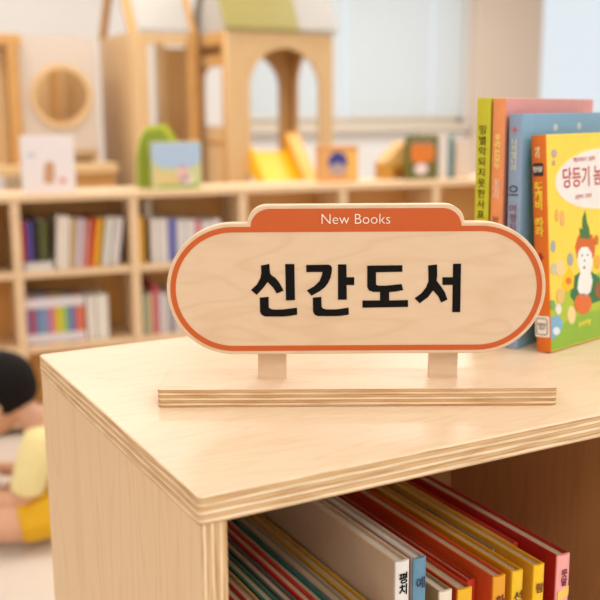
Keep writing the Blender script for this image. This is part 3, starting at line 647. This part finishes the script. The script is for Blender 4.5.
# cabin with the round porthole, far left
YC = 5.4
HC_ = thing('play_cabin', 'cream panelled play cabin with a round porthole and slatted wing at left', 'playhouse', (at(22, 100, YC).x, YC, 0))
oxc = HC_.location.x
def hc(u, v, dy=0): p = at(u, v, YC+dy); return (p.x-oxc, p.z)
xc1 = hc(98, 100)[0]; zct = (hc(22, 36)[1]+hc(97, 36)[1])/2; zcb = hc(60, 151)[1]
cc = hc(61.5, 96); rr = hc(88.5, 96)[0]-cc[0]
loops_mesh('cream_panel', [[(0, zcb), (xc1, zcb), (xc1, zct), (0, zct)], ell(cc[0], cc[1], rr, rr*1.0, 36)], .03, 0, [M['white_panel']], HC_)
loops_mesh('porthole_rim', [ell(cc[0], cc[1], rr+.022, rr+.022, 36), ell(cc[0], cc[1], rr-.008, rr-.008, 36)], .05, -.012, [M['house']], HC_)
boxes('cabin_shell', [(0, .03, .03, .6, 0, zct), (xc1-.03, xc1, .03, .6, 0, zct), (.03, xc1-.03, .57, .6, 0, zct), (.03, xc1-.03, .03, .57, zcb-.04, zcb)], M['house'], HC_)
boxes('inner_post', [(cc[0]+.02, cc[0]+.07, .3, .35, zcb, zct-.03)], M['house_dark'], HC_)
zl = hc(60, 163)[1]
boxes('ledge', [(-.9, xc1+.03, -.22, .03, zl-.05, zl)], M['house'], HC_, .005)
boxes('ledge_back', [(-.9, 0, .002, .03, zl, zct)], M['house'], HC_)
boxes('lower_front', [(.06, xc1+.03, -.16, -.13, 0, zl-.05)], M['house_dark'], HC_)
boxes('slat_wing', [(-.08-.16*k, -.02-.16*k, -.06, 0, zl, zct-.06) for k in range(6)]+[(-.9, 0, -.06, 0, zct-.06, zct)], M['house_dark'], HC_, .004)

# ------------------------------------------------------------------ child reading on the floor
CF = Frame((0, 0, 0), -YAW)
def skin_mesh(chains, rem=.008, sub=1, extra=None):
    """chains of (x,y,z,r) joined into one skinned surface, then remeshed together"""
    parts = []
    for ch in chains:
        me = bpy.data.meshes.new('s'); me.from_pydata([p[:3] for p in ch], [(i, i+1) for i in range(len(ch)-1)], [])
        ob = bpy.data.objects.new('s', me); COL.objects.link(ob)
        sk = ob.modifiers.new('skin', 'SKIN'); sk.use_smooth_shade = True
        for v, p in zip(me.skin_vertices[0].data, ch): v.radius = (p[3], p[4] if len(p) > 4 else p[3])
        me.skin_vertices[0].data[0].use_root = True
        s = ob.modifiers.new('sub', 'SUBSURF'); s.levels = sub; s.render_levels = sub
        parts.append(ob)
    dg = bpy.context.evaluated_depsgraph_get(); dg.update()
    bm = bmesh.new()
    for ob in parts:
        m2 = bpy.data.meshes.new_from_object(ob.evaluated_get(dg)); bm.from_mesh(m2); bpy.data.meshes.remove(m2)
    for ob in parts:
        m2 = ob.data; bpy.data.objects.remove(ob); bpy.data.meshes.remove(m2)
    if extra: extra(bm)
    me = bpy.data.meshes.new('j'); bm.to_mesh(me); bm.free()
    ob = bpy.data.objects.new('j', me); COL.objects.link(ob)
    r_ = ob.modifiers.new('r', 'REMESH'); r_.mode = 'VOXEL'; r_.voxel_size = rem; r_.use_smooth_shade = True
    sm = ob.modifiers.new('sm', 'SMOOTH'); sm.iterations = 3; sm.factor = .4
    dg = bpy.context.evaluated_depsgraph_get(); dg.update()
    out = bpy.data.meshes.new_from_object(ob.evaluated_get(dg)); bpy.data.objects.remove(ob); bpy.data.meshes.remove(me)
    return out
cx, cy = -.60, 2.24                    # the figure's own origin (local frame: x to its back, y away, z up)
HM = Matrix.Translation((-.125, 0, .345)) @ Matrix.Rotation(R(-24), 4, 'Y')      # head, face towards -x and tipped down
def head(bm):
    def sph(c, r, s=(1, 1, 1), n=20):
        bmesh.ops.create_uvsphere(bm, u_segments=n, v_segments=n//2+2, radius=r, matrix=HM @ Matrix.Translation(c) @ Matrix.Diagonal((*s, 1)))
    sph((0, 0, .012), .080, (1.06, .92, 1.02)); sph((-.030, 0, -.030), .058, (1, .95, 1)); sph((-.084, 0, -.018), .011, (1, .9, 1.1))
    for s in (1, -1):
        sph((.008, s*.076, -.012), .019, (.8, .45, 1.1), 12); sph((-.052, s*.03, -.036), .026, (1, 1, 1), 12)
    sph((-.080, 0, -.046), .012, (.7, 1.5, .5), 12); sph((-.072, 0, -.070), .018, (1, 1.1, .8), 12)
chains = [[(.05, 0, .085, .085, .095), (.035, 0, .15, .078, .088), (.005, 0, .22, .075, .095), (-.015, 0, .268, .055, .075), (-.05, 0, .292, .033, .033), (-.10, 0, .320, .034, .036)]]
for s in (-1, 1):
    chains.append([(-.012, s*.05, .268, .04), (-.012, s*.088, .262, .036), (-.030, s*.110, .19, .030), (-.045, s*.112, .125, .026), (-.12, s*.095, .118, .023), (-.19, s*.065, .140, .018), (-.215, s*.055, .148, .020), (-.235, s*.052, .150, .016)])
    for k in range(4):
        y = s*.055+(k-1.5)*.010; L_ = (.030, .036, .034, .026)[k]
        chains.append([(-.225, y, .150, .0066), (-.240, y, .156, .0062), (-.245-L_*.45, y, .158, .0056), (-.245-L_*.8, y, .148, .0048)])
    chains.append([(-.205, s*.035, .150, .0075), (-.222, s*.024, .160, .0066), (-.240, s*.022, .163, .0056)])
    chains.append([(.03, s*.05, .075, .062), (-.02, s*.085, .070, .056), (-.105, s*.135, .066, .044), (-.13, s*.125, .060, .036), (-.18, s*.03, .040, .030), (-.205, -s*.04, .030, .022), (-.235, -s*.065, .030, .020), (-.265, -s*.075, .022, .015)])
me = skin_mesh(chains, .0065, 1, head)
person = link('person', me, None, [M['skin']])
person.location = CF.w(cx, cy, 0); person.rotation_euler = (0, 0, CF.rz)
tag(person, 'black haired child in pale yellow shirt and mustard shorts sitting on the floor, reading', 'person')
sh = [[(.045, 0, .10, .094, .104), (.035, 0, .15, .088, .098), (.005, 0, .22, .085, .104), (-.012, 0, .264, .064, .085), (-.030, 0, .285, .046, .05)]]
for s in (-1, 1): sh.append([(-.012, s*.05, .266, .047), (-.014, s*.092, .258, .046), (-.030, s*.112, .19, .045), (-.041, s*.113, .150, .046), (-.043, s*.113, .142, .045)])
link('t_shirt', skin_mesh(sh, .0065, 1), person, [M['shirt']])
st = [[(.05, 0, .075, .096, .104), (.045, 0, .12, .090, .100)]]
for s in (-1, 1): st.append([(.03, s*.05, .078, .070), (-.02, s*.085, .074, .066), (-.062, s*.112, .070, .060), (-.070, s*.116, .069, .058)])
link('shorts', skin_mesh(st, .0065, 1), person, [M['shorts']])
bm = bmesh.new()
bmesh.ops.create_uvsphere(bm, u_segments=36, v_segments=24, radius=.0885, matrix=Matrix.Translation((.006, 0, .020)) @ Matrix.Diagonal((1.05, .96, 1.02, 1)))
bmesh.ops.bisect_plane(bm, geom=bm.verts[:]+bm.edges[:]+bm.faces[:], plane_co=(-.035, 0, .022), plane_no=(-.80, 0, -.72), clear_outer=True)
bmesh.ops.bisect_plane(bm, geom=bm.verts[:]+bm.edges[:]+bm.faces[:], plane_co=(.02, 0, -.040), plane_no=(0, 0, -1), clear_outer=True)
bmesh.ops.solidify(bm, geom=bm.faces[:], thickness=.006)
for v in bm.verts: v.co += v.co.normalized()*(.0018*math.sin(v.co.x*160+v.co.z*60)*math.sin(v.co.y*170))
bm.transform(HM); finish('hair', bm, [M['hair']], person, smooth=True)
for s in (-1, 1):
    bm = bmesh.new(); bmesh.ops.create_uvsphere(bm, u_segments=12, v_segments=8, radius=.008, matrix=HM @ Matrix.Translation((-.0755, s*.028, -.006)) @ Matrix.Diagonal((.6, 1.2, .8, 1)))
    finish('eye', bm, [M['ink']], person, smooth=True)
ob_ = thing('open_book', 'open picture book with orange and green pages held by the child', 'book', CF.w(cx-.245, cy, .113), CF.rz); ob_.rotation_euler = (0, R(24), CF.rz)
boxes('cover', [(-.085, .085, -.13, .13, 0, .003)], C(240, 236, 226), ob_, .001)
prism('left_page', rrect(-.08, .08, -.125, -.002, .003), .003, .010, 'z', [C(236, 140, 50)], ob_); prism('right_page', rrect(-.08, .08, .002, .125, .003), .003, .010, 'z', [C(240, 226, 208)], ob_)
prism('green_print', ell(.03, -.06, .04, .045), .010, .0106, 'z', [C(150, 190, 60)], ob_)
